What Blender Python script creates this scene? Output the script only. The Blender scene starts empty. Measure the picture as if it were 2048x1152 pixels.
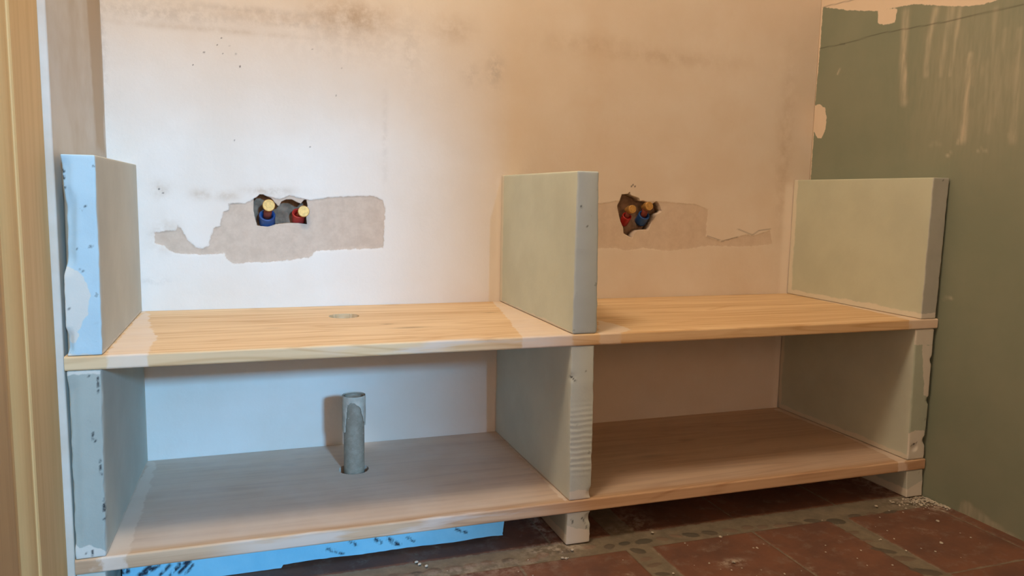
import bpy, bmesh, math, random
import numpy as np
from mathutils import Vector, Matrix
random.seed(7)
rng = np.random.default_rng(7)
SC = bpy.context.scene
COL = SC.collection

# ------------------------------------------------------------------ camera
F = 1519.28
CAM = np.array([0.2644, -1.6735, 0.6447])
ROT = np.array([[0.9471, 0.3203, 0.0207], [-0.3204, 0.9395, 0.1210], [0.0193, -0.1213, 0.9924]])  # right, forward, up
cd = bpy.data.cameras.new('camera'); cam = bpy.data.objects.new('camera', cd); COL.objects.link(cam)
cd.sensor_width = 36.0; cd.lens = F / 2048 * 36; cd.clip_start = 0.02
M4 = Matrix.Identity(4)
for r in range(3):
    M4[r][0] = ROT[r, 0]; M4[r][1] = ROT[r, 2]; M4[r][2] = -ROT[r, 1]; M4[r][3] = CAM[r]
cam.matrix_world = M4
SC.camera = cam

# ------------------------------------------------------------------ light and exposure
SC.view_settings.view_transform = 'Standard'; SC.view_settings.look = 'None'
SC.view_settings.gamma = 1.0; SC.view_settings.use_curve_mapping = False
SC.view_settings.exposure = 0.09
w = bpy.data.worlds.new('warm_fill_world'); SC.world = w; w.use_nodes = True  # orange background added as warm fill through the front opening
w.node_tree.nodes['Background'].inputs[0].default_value = (1.0, 0.54, 0.28, 1)
w.node_tree.nodes['Background'].inputs[1].default_value = 5.6

def lamp(name, kind, loc, energy, color, target=None, **kw):
    l = bpy.data.lights.new(name, kind); l.energy = energy; l.color = color
    for k, v in kw.items(): setattr(l, k, v)
    o = bpy.data.objects.new(name, l); COL.objects.link(o); o.location = loc
    if target is not None:
        o.rotation_euler = (Vector(target) - Vector(loc)).to_track_quat('-Z', 'Y').to_euler()
    return o
# warm bulb hanging from the ceiling to the left, in front of the shelves
lamp('ceiling_bulb', 'POINT', (0.18, -0.92, 2.04), 37.5, (1.0, 0.84, 0.63), shadow_soft_size=0.17)
# daylight from a window in the next room, coming in through the opening behind the camera
lamp('far_window', 'AREA', (1.30, -6.2, 2.05), 320, (0.22, 0.60, 1.0), target=(0.4, -0.3, 0.3), shape='RECTANGLE', size=0.36, size_y=0.30)

# ------------------------------------------------------------------ pixel -> point on a plane
def at(u, v, ax, val):
    d = ROT @ np.array([(u - 1024) / F, 1.0, -(v - 576) / F])
    return CAM + d * ((val - CAM[ax]) / d[ax])
def poly_at(pts, ax, val, keep, sc=1.0, ox=0.0, oy=0.0):
    return np.array([[at(ox + x / sc, oy + y / sc, ax, val)[k] for k in keep] for x, y in pts])

def sdf(P, poly):
    """signed distance of points P (n,2) to a polygon, positive inside"""
    d = np.full(len(P), 1e9); ins = np.zeros(len(P), bool)
    n = len(poly)
    for i in range(n):
        a = poly[i]; b = poly[(i + 1) % n]; e = b - a
        t = np.clip(((P - a) @ e) / max(e @ e, 1e-12), 0, 1)
        d = np.minimum(d, np.linalg.norm(P - a - t[:, None] * e, axis=1))
        c = (a[1] > P[:, 1]) != (b[1] > P[:, 1])
        xx = a[0] + (P[:, 1] - a[1]) / (b[1] - a[1] + 1e-15) * (b[0] - a[0])
        ins ^= c & (P[:, 0] < xx)
    return np.where(ins, d, -d)
def segd(P, a, b):
    e = b - a; t = np.clip(((P - a) @ e) / max(e @ e, 1e-12), 0, 1)
    return np.linalg.norm(P - a - t[:, None] * e, axis=1)
def vnoise(P, scale, seed=0):
    """smooth value noise in [0,1] on (n,2)"""
    r = np.random.default_rng(seed); T = r.random((64, 64))
    q = P * scale; i = np.floor(q).astype(int); f = q - i; f = f * f * (3 - 2 * f)
    g = lambda a, b: T[(i[:, 0] + a) % 64, (i[:, 1] + b) % 64]
    return (g(0, 0) * (1 - f[:, 0]) + g(1, 0) * f[:, 0]) * (1 - f[:, 1]) + (g(0, 1) * (1 - f[:, 0]) + g(1, 1) * f[:, 0]) * f[:, 1]
def fbm(P, scale, seed=0):
    return (vnoise(P, scale, seed) + .5 * vnoise(P, scale * 2.1, seed + 1) + .25 * vnoise(P, scale * 4.3, seed + 2)) / 1.75
sm = lambda x, a, b: (lambda t: t * t * (3 - 2 * t))(np.clip((x - a) / (b - a), 0, 1))

# ------------------------------------------------------------------ node helper
class NT:
    def __init__(s, name, rough=0.85, spec=0.3):
        s.m = bpy.data.materials.new(name); s.m.use_nodes = True; s.t = s.m.node_tree
        s.b = s.t.nodes['Principled BSDF']; s.b.inputs['Roughness'].default_value = rough
        s.b.inputs['Specular IOR Level'].default_value = spec
    def n(s, ty, **p):
        x = s.t.nodes.new(ty)
        for k, v in p.items(): setattr(x, k, v)
        return x
    def put(s, sock, v):
        if hasattr(v, 'is_output'): s.t.links.new(v, sock)
        elif isinstance(v, (tuple, list)): sock.default_value = tuple(v) if len(v) == 4 or sock.type == 'VECTOR' else tuple(v) + (1,)
        else: sock.default_value = v
    def co(s): return s.n('ShaderNodeTexCoord').outputs['Object']
    def xyz(s, v=None):
        x = s.n('ShaderNodeSeparateXYZ'); s.put(x.inputs[0], v or s.co()); return x.outputs
    def map(s, v, scale): 
        x = s.n('ShaderNodeMapping'); s.put(x.inputs[0], v); x.inputs['Scale'].default_value = scale; return x.outputs[0]
    def noise(s, v, scale=5, detail=4, rough=.55, dist=0):
        x = s.n('ShaderNodeTexNoise'); s.put(x.inputs['Vector'], v)
        for k, q in (('Scale', scale), ('Detail', detail), ('Roughness', rough), ('Distortion', dist)): s.put(x.inputs[k], q)
        return x.outputs['Fac']
    def attr(s, name): return s.n('ShaderNodeAttribute', attribute_name=name).outputs['Fac']
    def math(s, op, a, b=0.0):
        x = s.n('ShaderNodeMath', operation=op); s.put(x.inputs[0], a); s.put(x.inputs[1], b); return x.outputs[0]
    def step(s, v, a, b, lo=0., hi=1.):
        x = s.n('ShaderNodeMapRange', interpolation_type='SMOOTHSTEP'); s.put(x.inputs['Value'], v)
        for k, q in (('From Min', a), ('From Max', b), ('To Min', lo), ('To Max', hi)): s.put(x.inputs[k], q)
        return x.outputs[0]
    def mix(s, f, a, b):
        x = s.n('ShaderNodeMix', data_type='RGBA'); s.put(x.inputs[0], f); s.put(x.inputs[6], a); s.put(x.inputs[7], b); return x.outputs[2]
    def bump(s, h, strength=.3, dist=.002):
        x = s.n('ShaderNodeBump'); s.put(x.inputs['Height'], h); x.inputs['Strength'].default_value = strength; x.inputs['Distance'].default_value = dist
        s.t.links.new(x.outputs[0], s.b.inputs['Normal'])
    def out(s, c): s.put(s.b.inputs['Base Color'], c); return s.m

# ------------------------------------------------------------------ materials
def m_back_wall():
    N = NT('back_wall_plaster', .9, .15); p = N.co()
    base = N.mix(N.step(N.noise(p, 3, 5), .35, .7), (.80, .77, .735), (.735, .68, .62))
    base = N.mix(N.math('MULTIPLY', N.attr('tan'), N.step(N.noise(p, 5, 6, .6), .2, .75, .45, 1)), base, (.655, .545, .435))
    st = N.math('MULTIPLY', N.attr('stain'), N.step(N.noise(p, 30, 6, .65), .3, .65))
    base = N.mix(st, base, (.42, .31, .21))
    gs = N.math('MULTIPLY', N.attr('grey'), N.step(N.noise(p, 45, 6, .7), .38, .6))
    base = N.mix(gs, base, (.40, .36, .33))
    e = N.math('ADD', N.attr('patch'), N.math('MULTIPLY', N.math('SUBTRACT', N.noise(p, 90, 5, .65), .5), .010))
    mk = N.step(e, -.0012, .0012)
    pc = N.mix(N.step(N.noise(p, 40, 7, .7), .3, .7), (.60, .49, .40), (.50, .395, .315))
    base = N.mix(N.math('MULTIPLY', mk, N.attr('patchk')), base, pc)
    rim = N.math('MULTIPLY', N.step(N.math('ABSOLUTE', e), .0030, .0, 0, .22), N.math('MULTIPLY', N.step(N.noise(p, 25, 3), .45, .62), N.step(N.attr('patchk'), .6, .85, .15, 1)))
    base = N.mix(rim, base, (.33, .26, .20))
    base = N.mix(N.math('MULTIPLY', N.attr('fresh'), .9), base, (.80, .74, .67))
    base = N.mix(N.attr('speck'), base, (.06, .05, .05))
    h = N.math('ADD', N.noise(p, 60, 8, .7), N.math('MULTIPLY', N.noise(p, 9, 4), 2.0))
    h = N.math('SUBTRACT', h, N.math('MULTIPLY', mk, .6))
    N.bump(h, .35, .0016)
    return N.out(base)
def m_right_wall():
    N = NT('green_board', .9, .15); p = N.co()
    g = N.mix(N.step(N.noise(p, 6, 5), .3, .7), (.218, .245, .184), (.248, .266, .200))
    k = N.math('MULTIPLY', N.attr('streak'), N.step(N.noise(N.map(p, (1, 9, 1.4)), 14, 3, .5), .25, .7, .40, 1))
    c = N.mix(k, g, (.58, .50, .39))
    e = N.math('ADD', N.attr('white'), N.math('MULTIPLY', N.math('SUBTRACT', N.noise(p, 80, 4), .5), .007))
    c = N.mix(N.step(e, -.001, .001), c, N.mix(N.noise(p, 12, 4), (.74, .62, .50), (.66, .55, .43)))
    c = N.mix(N.attr('line'), c, (.07, .06, .05))
    N.bump(N.noise(p, 70, 6, .7), .25, .001)
    return N.out(c)
def m_left_wall():
    N = NT('left_wall_plaster', .9, .15); p = N.co()
    c = N.mix(N.step(N.noise(p, 7, 5), .3, .7), (.70, .66, .61), (.60, .53, .45))
    c = N.mix(N.step(N.math('ADD', N.attr('beige'), N.math('MULTIPLY', N.math('SUBTRACT', N.noise(p, 40, 4), .5), .02)), -.012, .012), c,
              N.mix(N.noise(p, 10, 4), (.56, .45, .34), (.50, .40, .30)))
    N.bump(N.noise(p, 50, 6, .7), .3, .0015)
    return N.out(c)
def m_plain(name, c, rough=.9, spec=.2, var=.12, scale=20, bump=.2, metal=0):
    N = NT(name, rough, spec); p = N.co()
    d = tuple(x * (1 - var) for x in c)
    N.b.inputs['Metallic'].default_value = metal
    if bump: N.bump(N.noise(p, scale * 3, 6, .7), bump, .0012)
    return N.out(N.mix(N.step(N.noise(p, scale, 5), .3, .7), c, d))
def m_block(name, side, front, wb=.010, wy=.010, saw=None, shift=0.):
    """painted gypsum block: sides, a cut front, plaster along the joints; smears and marks from attributes"""
    N = NT(name, .88, .15); p = N.co(); X = N.xyz(p)
    sd = N.mix(N.step(N.noise(p, 9, 5), .3, .7), side, tuple(c * .91 for c in side))
    nz = N.math('MULTIPLY', N.math('SUBTRACT', N.noise(p, 26, 4), .5), .016)
    band = N.math('MAXIMUM', N.step(N.math('ADD', X[2], nz), wb + .002, wb - .002), N.step(N.math('ADD', N.attr('back'), nz), wy + .003, wy - .003))
    sd = N.mix(N.math('MULTIPLY', band, .75), sd, (.74, .68, .58))
    fr = N.mix(N.step(N.noise(p, 14, 5), .3, .7), front, tuple(c * .93 for c in front))
    pit = N.step(N.noise(p, 95, 2, .5), .70, .76)
    fr = N.mix(N.math('MULTIPLY', pit, .45), fr, (.18, .20, .20))
    c = N.mix(N.attr('front'), sd, fr)
    e = N.math('ADD', N.attr('smear'), N.math('MULTIPLY', N.math('SUBTRACT', N.noise(p, 70, 4), .5), .010))
    c = N.mix(N.math('MULTIPLY', N.step(e, -.001, .001), .85), c, (.72, .69, .63))
    c = N.mix(N.math('MULTIPLY', N.attr('mark'), N.step(N.noise(p, 160, 3), .3, .55)), c, (.035, .04, .045))
    h = N.noise(p, 120, 6, .7)
    if saw:
        wv = N.n('ShaderNodeTexWave', bands_direction='Z'); N.put(wv.inputs['Vector'], p)
        wv.inputs['Scale'].default_value = 30; wv.inputs['Distortion'].default_value = 3; wv.inputs['Detail Scale'].default_value = .6
        zz = N.math('MULTIPLY', N.step(X[2], saw[1], saw[1] - .06), N.step(X[2], saw[0], saw[0] + .04))
        sw = N.math('MULTIPLY', N.math('MULTIPLY', wv.outputs['Fac'], zz), N.attr('front'))
        h = N.math('ADD', h, N.math('MULTIPLY', sw, 1.6))
        c = N.mix(N.step(sw, .7, 1., 0, .16), c, (.25, .25, .24))
    N.bump(h, .3, .0012)
    return N.out(c)
def m_pine(name, light, dark, dust=.0, axis=0, seed=0., ring=1., board=True):
    N = NT(name, .62, .3); p = N.co()
    off = N.n('ShaderNodeVectorMath', operation='ADD'); N.put(off.inputs[0], p); off.inputs[1].default_value = (seed, seed * .7, seed * 1.3)
    p2 = off.outputs[0]
    s1 = [22, 22, 22]; s1[axis] = 1.1; s2 = [90, 90, 90]; s2[axis] = 3
    a = N.noise(N.map(p2, s1), 1.0, 5, .55, .9)
    b = N.noise(N.map(p2, s2), 1.0, 4, .6)
    s3 = [9, 9, 9]; s3[axis] = .8
    r = N.noise(N.map(p2, s3), 1.0, 2, .5, .4)
    rg = N.math('ABSOLUTE', N.math('SUBTRACT', N.math('FRACT', N.math('MULTIPLY', r, 14.0)), .5))
    rg = N.step(rg, .30, .5, 0, ring)
    c = N.mix(N.step(a, .34, .68), light, tuple(x * .5 + y * .5 for x, y in zip(light, dark)))
    c = N.mix(N.math('MULTIPLY', rg, N.step(a, .3, .6, .15, .75)), c, dark)
    c = N.mix(N.step(b, .46, .72, 0, .55), c, dark)
    kn = N.math('MULTIPLY', N.attr('knot'), N.step(N.noise(N.map(p2, s1), 4, 4), .25, .6, .5, 1))
    c = N.mix(kn, c, tuple(x * .42 for x in dark))
    if dust: c = N.mix(N.math('MULTIPLY', N.attr('dust_daylight'), N.step(N.noise(p, 7, 6, .6), .25, .75, dust * .6, dust)), c, (.78, .71, .66))  # plaster dust, paled further to stand in for weak daylight
    if not board:
        N.bump(N.math('ADD', b, a), .12, .001)
        return N.out(c)
    e = N.math('ADD', N.attr('smear'), N.math('MULTIPLY', N.math('SUBTRACT', N.noise(p, 38, 5), .5), .022))
    c = N.mix(N.math('MULTIPLY', N.step(e, -.002, .002), N.step(N.noise(p, 16, 5), .2, .8, .55, .85)), c, (.80, .69, .60))
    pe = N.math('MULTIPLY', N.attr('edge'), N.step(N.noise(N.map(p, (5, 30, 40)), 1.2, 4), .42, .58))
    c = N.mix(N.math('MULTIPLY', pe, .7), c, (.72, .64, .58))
    N.bump(N.math('ADD', b, a), .12, .001)
    return N.out(c)
def m_floor():
    N = NT('terracotta_floor', .75, .3); p = N.co()
    nz = N.math('SUBTRACT', N.noise(p, 60, 5, .65), .5)
    t = N.step(N.math('ADD', N.attr('tile'), N.math('MULTIPLY', nz, .006)), -.0012, .0012)
    tc = N.mix(N.step(N.noise(p, 9, 6, .65), .3, .7), (.205, .092, .058), (.135, .068, .050))
    tc = N.mix(N.step(N.noise(p, 26, 6, .7), .50, .72, 0, .55), tc, (.25, .19, .15))
    gc = N.mix(N.step(N.noise(p, 30, 6, .7), .3, .7), (.235, .195, .14), (.165, .135, .10))
    c = N.mix(t, gc, tc)
    pb = N.step(N.math('ADD', N.attr('pebble'), N.math('MULTIPLY', nz, .004)), -.001, .0012)
    pc = N.mix(N.attr('pebtone'), (.085, .075, .06), (.24, .16, .115))
    c = N.mix(N.math('MULTIPLY', pb, .9), c, pc)
    d = N.step(N.noise(p, 13, 8, .72), .60, .80, 0, .55)
    c = N.mix(N.math('MAXIMUM', d, N.math('MULTIPLY', N.attr('dust'), N.step(N.noise(p, 55, 6, .7), .42, .62))), c, (.58, .50, .42))
    N.bump(N.noise(p, 80, 6, .7), .35, .0015)
    return N.out(c)

# ------------------------------------------------------------------ mesh helpers
def link(name, me, parent=None, loc=(0, 0, 0)):
    o = bpy.data.objects.new(name, me); COL.objects.link(o); o.location = loc
    if parent: o.parent = parent
    return o
def mesh_from(name, V, Fc, mats, smooth=True, attrs=None):
    me = bpy.data.meshes.new(name); me.from_pydata([tuple(v) for v in V], [], [tuple(f) for f in Fc])
    for m in (mats if isinstance(mats, (list, tuple)) else [mats]): me.materials.append(m)
    if attrs:
        for k, a in attrs.items():
            A = me.attributes.new(k, 'FLOAT', 'POINT'); A.data.foreach_set('value', np.ascontiguousarray(a, dtype=np.float32))
    if smooth: me.polygons.foreach_set('use_smooth', np.ones(len(me.polygons), bool))
    me.update(); return me
def bm_obj(name, bm, mat, parent=None, loc=(0, 0, 0), smooth=False):
    bmesh.ops.recalc_face_normals(bm, faces=bm.faces)
    me = bpy.data.meshes.new(name); bm.to_mesh(me); bm.free(); me.materials.append(mat)
    if smooth: me.polygons.foreach_set('use_smooth', np.ones(len(me.polygons), bool))
    return link(name, me, parent, loc)
def grade(lo, hi, step, fine=()):
    """coordinates from lo to hi with the given step and finer steps in ranges (a,b,s)"""
    out = [lo]
    while out[-1] < hi - 1e-6:
        x = out[-1]; s = step
        for a, b, q in fine:
            if a - 1e-9 <= x < b - 1e-9: s = min(s, q)
        out.append(min(x + s, hi))
    return np.array(out)
def slab(us, vs, front, back, to3, hole=None, attrs=None, round_r=0.0, round_sides=()):
    """closed slab on a (u,v) lattice with holes; front(P)/back(P) give the depth of its two skins, to3 maps (u,v,d) to xyz"""
    U, Vv = np.meshgrid(us, vs, indexing='ij'); P = np.stack([U.ravel(), Vv.ravel()], 1); P0 = P.copy()
    nu, nv = len(us), len(vs)
    if hole is not None:
        h = hole(P); e = 1e-4
        gx = (hole(P + [e, 0]) - h) / e; gy = (hole(P + [0, e]) - h) / e
        du = np.gradient(us)[:, None] + 0 * Vv; dv = np.gradient(vs)[None, :] + 0 * U
        lim = .5 * np.maximum(du, dv).ravel()
        near = np.abs(h) < lim
        g2 = gx * gx + gy * gy + 1e-9
        P[near, 0] -= (h * gx / g2)[near]; P[near, 1] -= (h * gy / g2)[near]
        hc = np.where(near, 0, h)
    idx = np.arange(nu * nv).reshape(nu, nv)
    Q = np.stack([idx[:-1, :-1], idx[1:, :-1], idx[1:, 1:], idx[:-1, 1:]], -1).reshape(-1, 4)
    if hole is not None:
        Q = Q[~(hc[Q].max(1) <= 1e-9) | (hc[Q].sum(1) < -1e-6)] if False else Q[hc[Q].mean(1) < 1e-6] 
        Q = Q[hc[Q].max(1) < 1e-6]
    df = front(P); db = back(P)
    n = len(P)
    V = np.concatenate([to3(P, df), to3(P, db)])
    cnt = {}
    for q in Q:
        for a, b in ((q[0], q[1]), (q[1], q[2]), (q[2], q[3]), (q[3], q[0])):
            k = (min(a, b), max(a, b))
            if k in cnt: cnt[k] = None
            else: cnt[k] = (a, b)
    S = [(b, a, a + n, b + n) for v in cnt.values() if v for a, b in (v,)]
    FF = list(map(tuple, Q)) + [tuple(x + n for x in q[::-1]) for q in Q] + S
    A = {k: np.concatenate([f(P), f(P)]) for k, f in (attrs or {}).items()}
    used = np.zeros(2 * n, bool)
    for f in FF: used[list(f)] = True
    rem = np.cumsum(used) - 1
    FF = [tuple(int(rem[i]) for i in f) for f in FF]
    return V[used], FF, {k: a[used] for k, a in A.items()}
def box_bm(bm, lo, hi, bevel=0.0, seg=2):
    r = bmesh.ops.create_cube(bm, size=1.0)
    for v in r['verts']:
        v.co = Vector([(lo[i] + hi[i]) / 2 + v.co[i] * (hi[i] - lo[i]) for i in range(3)])
    if bevel:
        es = list({e for v in r['verts'] for e in v.link_edges})
        bmesh.ops.bevel(bm, geom=es, offset=bevel, segments=seg, affect='EDGES', profile=.5)
def ring_bm(bm, rings, closed=True, seg=32):
    """skin circular rings: list of (center, normal, radius)"""
    loops = []
    for c, nrm, r in rings:
        nrm = Vector(nrm).normalized(); q = Vector((0, 0, 1)).rotation_difference(nrm)
        loops.append([bm.verts.new(Vector(c) + q @ Vector((r * math.cos(2 * math.pi * i / seg), r * math.sin(2 * math.pi * i / seg), 0))) for i in range(seg)])
    for a, b in zip(loops, loops[1:]):
        for i in range(seg): bm.faces.new((a[i], a[(i + 1) % seg], b[(i + 1) % seg], b[i]))
    if closed:
        bm.faces.new(loops[0][::-1]); bm.faces.new(loops[-1])
    return loops
def tag(o, label, cat, group=None, kind=None):
    o['label'] = label; o['category'] = cat
    if group: o['group'] = group
    if kind: o['kind'] = kind
    return o
def struct(o, label=None, cat=None):
    o['kind'] = 'structure'
    if label: o['label'] = label; o['category'] = cat
    return o
def empty(name, loc):
    o = bpy.data.objects.new(name, None); COL.objects.link(o); o.location = loc; o.empty_display_size = .05
    return o

# ------------------------------------------------------------------ measures
D = 0.4352                                   # depth of the shelves
XL, XM, XR = (0.0, .0477), (.8027, .8502), (1.609, 1.6566)
Z0, Z1, Z2, Z3 = .0612, .0851, .3764, .398   # undersides and tops of the two shelves
WL, WR = -.0032, 1.6615                      # left and right wall
YF, ZC = -3.30, 2.50                         # front wall, ceiling

# ------------------------------------------------------------------ back wall
PATCH_A = poly_at([(720,240),(790,235),(830,240),(895,205),(945,180),(1010,190),(1080,210),(1150,180),(1290,215),(1430,195),(1540,190),(1640,185),(1750,185),(1810,215),(1830,270),(1815,555),(1660,560),(1340,575),(1290,620),(1150,640),(1000,655),(850,655),(760,670),(700,630),(690,595),(520,602),(400,598),(300,580),(262,540),(190,520),(185,445),(280,435),(335,430),(352,392),(378,420),(420,490),(480,550),(530,562),(575,535),(590,480),(610,415),(655,395),(668,330),(680,298),(715,285)], 1, 0, (0, 2), 3.5556, 256, 340)
PATCH_B = poly_at([(700,255),(755,250),(870,235),(1110,240),(1240,252),(1300,255),(1372,285),(1360,440),(1440,470),(1540,447),(1590,430),(1640,436),(1730,405),(1740,485),(1560,500),(1370,495),(1240,515),(1130,525),(1000,505),(900,522),(830,508),(700,510)], 1, 0, (0, 2), 2.8806, 940, 320)
HOLE_A = poly_at([(350,215),(430,190),(510,110),(590,115),(700,170),(800,210),(880,310),(960,400),(1010,400),(1060,300),(1180,240),(1330,240),(1450,310),(1560,350),(1640,260),(1700,240),(1720,330),(1740,400),(1690,480),(1660,560),(1700,700),(1720,880),(1500,850),(1250,850),(1000,870),(880,890),(720,940),(560,930),(440,915),(400,780),(370,650),(345,500)], 1, 0, (0, 2), 12.8, 480, 380)
HOLE_B = poly_at([(360,320),(460,310),(490,275),(505,330),(640,380),(660,430),(710,420),(760,445),(870,470),(930,430),(970,470),(1015,590),(990,620),(940,640),(900,700),(850,790),(820,860),(800,910),(750,900),(620,910),(560,960),(540,1040),(480,1010),(390,960),(385,870),(340,760),(310,640),(285,510),(320,440)], 1, 0, (0, 2), 8.23, 1200, 350)
wp = lambda u, v: at(u, v, 1, 0)[[0, 2]]
def wall_hole(P): return np.maximum(sdf(P, HOLE_A), sdf(P, HOLE_B))
def gsum(P, items):
    """soft blots: (u, v, half width px, half height px, strength)"""
    r = np.zeros(len(P))
    for u, v, a, b, k in items:
        c = wp(u, v); s = 1 / 850.
        r = np.maximum(r, k * np.exp(-((P[:, 0] - c[0]) / (a * s)) ** 2 - ((P[:, 1] - c[1]) / (b * s)) ** 2))
    return r
SPECKS = [(408,105,1.6),(434,90,1.2),(443,76,1.6),(446,90,.9),(459,91,1.2),(472,108,1.4),(480,133,1.9),(386,130,1.2),(370,82,.9),(625,98,1.2),(684,137,1.2),(672,191,1.2),(469,281,1.2),(620,294,1.),(512,103,.8),(445,107,.8),(968,415,1.5),(1263,372,2.2),(1270,373,2.2),(1266,370,2),(318,378,2),(326,386,1.6),(900,305,1),(1470,275,1),(1588,235,1)]
def speck(P):
    r = np.zeros(len(P))
    for u, v, a in SPECKS:
        c = wp(u, v); r = np.maximum(r, 1 - sm(np.linalg.norm(P - c, axis=1), a * .0004, a * .0013))
    crack = [((1415,472),(1445,482)),((1445,482),(1475,474)),((1476,458),(1505,470)),((1505,470),(1518,461)),((1518,461),(1540,458))]
    for a, b in crack: r = np.maximum(r, .45 * (1 - sm(segd(P, wp(*a), wp(*b)), .0006, .0022)))
    return r
def build_back_wall():
    ha, hb = HOLE_A, HOLE_B
    us = grade(WL - .05, WR + .05, .006, [(ha[:, 0].min() - .006, ha[:, 0].max() + .006, .0014), (hb[:, 0].min() - .006, hb[:, 0].max() + .006, .0014), (.04, .62, .002), (1.13, 1.40, .0022), (.0, 1.6, .005)])
    vs = grade(-.05, ZC, .08, [(min(ha[:, 1].min(), hb[:, 1].min()) - .006, max(ha[:, 1].max(), hb[:, 1].max()) + .006, .0014), (.45, .72, .0035), (.70, .96, .002), (-.05, 1.25, .006)])
    attrs = dict(
        patch=lambda P: np.maximum(sdf(P, PATCH_A), sdf(P, PATCH_B)),
        patchk=lambda P: np.where(P[:, 0] < .75, .85, .6),
        tan=lambda P: sm(P[:, 0] + .05 * (fbm(P, 5, 3) - .5), .50, 1.0) * .75 + gsum(P, [(640,30,260,55,.6),(1010,180,60,160,.5),(1190,170,35,170,.45),(330,30,150,35,.18)]) * .6,
        stain=lambda P: gsum(P, [(700,35,70,28,.75),(560,35,120,12,.4),(430,60,150,5,.35),(320,378,14,14,.5),(402,388,18,9,.5),(455,392,22,8,.5),(540,382,40,8,.6),(330,470,22,26,.5),(1190,90,120,20,.25),(1570,300,20,200,.35),(1330,115,160,16,.3),(905,60,40,25,.35)]) ,
        grey=lambda P: gsum(P, [(340,28,130,14,.35),(600,50,160,8,.3),(700,80,130,40,.18),(990,140,16,28,.5),(945,150,20,20,.25),(820,90,20,60,.22),(200,60,8,120,.35),(310,563,20,5,.35),(560,405,14,10,.4),(770,280,5,90,.2),(500,20,200,6,.3)]),
        fresh=lambda P: np.maximum(sm(P[:, 0], XM[0] - .016, XM[0] - .004) * (P[:, 0] < XM[1]) * .8, .8 * sm(P[:, 0] + .012 * fbm(P, 20, 9), 1.585, 1.60)) * (1 - sm(P[:, 1] + .02 * fbm(P, 30, 2), .68, .71)),
        speck=speck)
    rel = lambda P: .0016 * sm(sdf(P, PATCH_A), -.002, .003) + .0006 * sm(sdf(P, PATCH_B), -.003, .004) + .0015 * (fbm(P, 6, 5) - .5) + .0012 * (fbm(P, 45, 8) - .5) * sm(sdf(P, PATCH_A), -.01, .01)
    V, FF, A = slab(us, vs, rel, lambda P: np.full(len(P), .034), lambda P, d: np.stack([P[:, 0], d, P[:, 1]], 1), wall_hole, attrs)
    o = link('wall_back', mesh_from('wall_back', V, FF, m_back_wall(), True, A)); struct(o)
    # masonry behind the two chased holes
    us = grade(WL - .05, WR + .05, .02, [(ha[:, 0].min() - .02, ha[:, 0].max() + .02, .003), (hb[:, 0].min() - .02, hb[:, 0].max() + .02, .003)])
    vs = grade(.5, .75, .003)
    V, FF, A = slab(us, vs, lambda P: .036 + .012 * (fbm(P, 40, 2) - .35), lambda P: np.full(len(P), .07), lambda P, d: np.stack([P[:, 0], d, P[:, 1]], 1))
    m = link('masonry', mesh_from('masonry', V, FF, m_plain('dark_mortar', (.40, .27, .19), .95, .1, .45, 60, .8)), o)
    return o
wall_back = build_back_wall()

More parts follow.
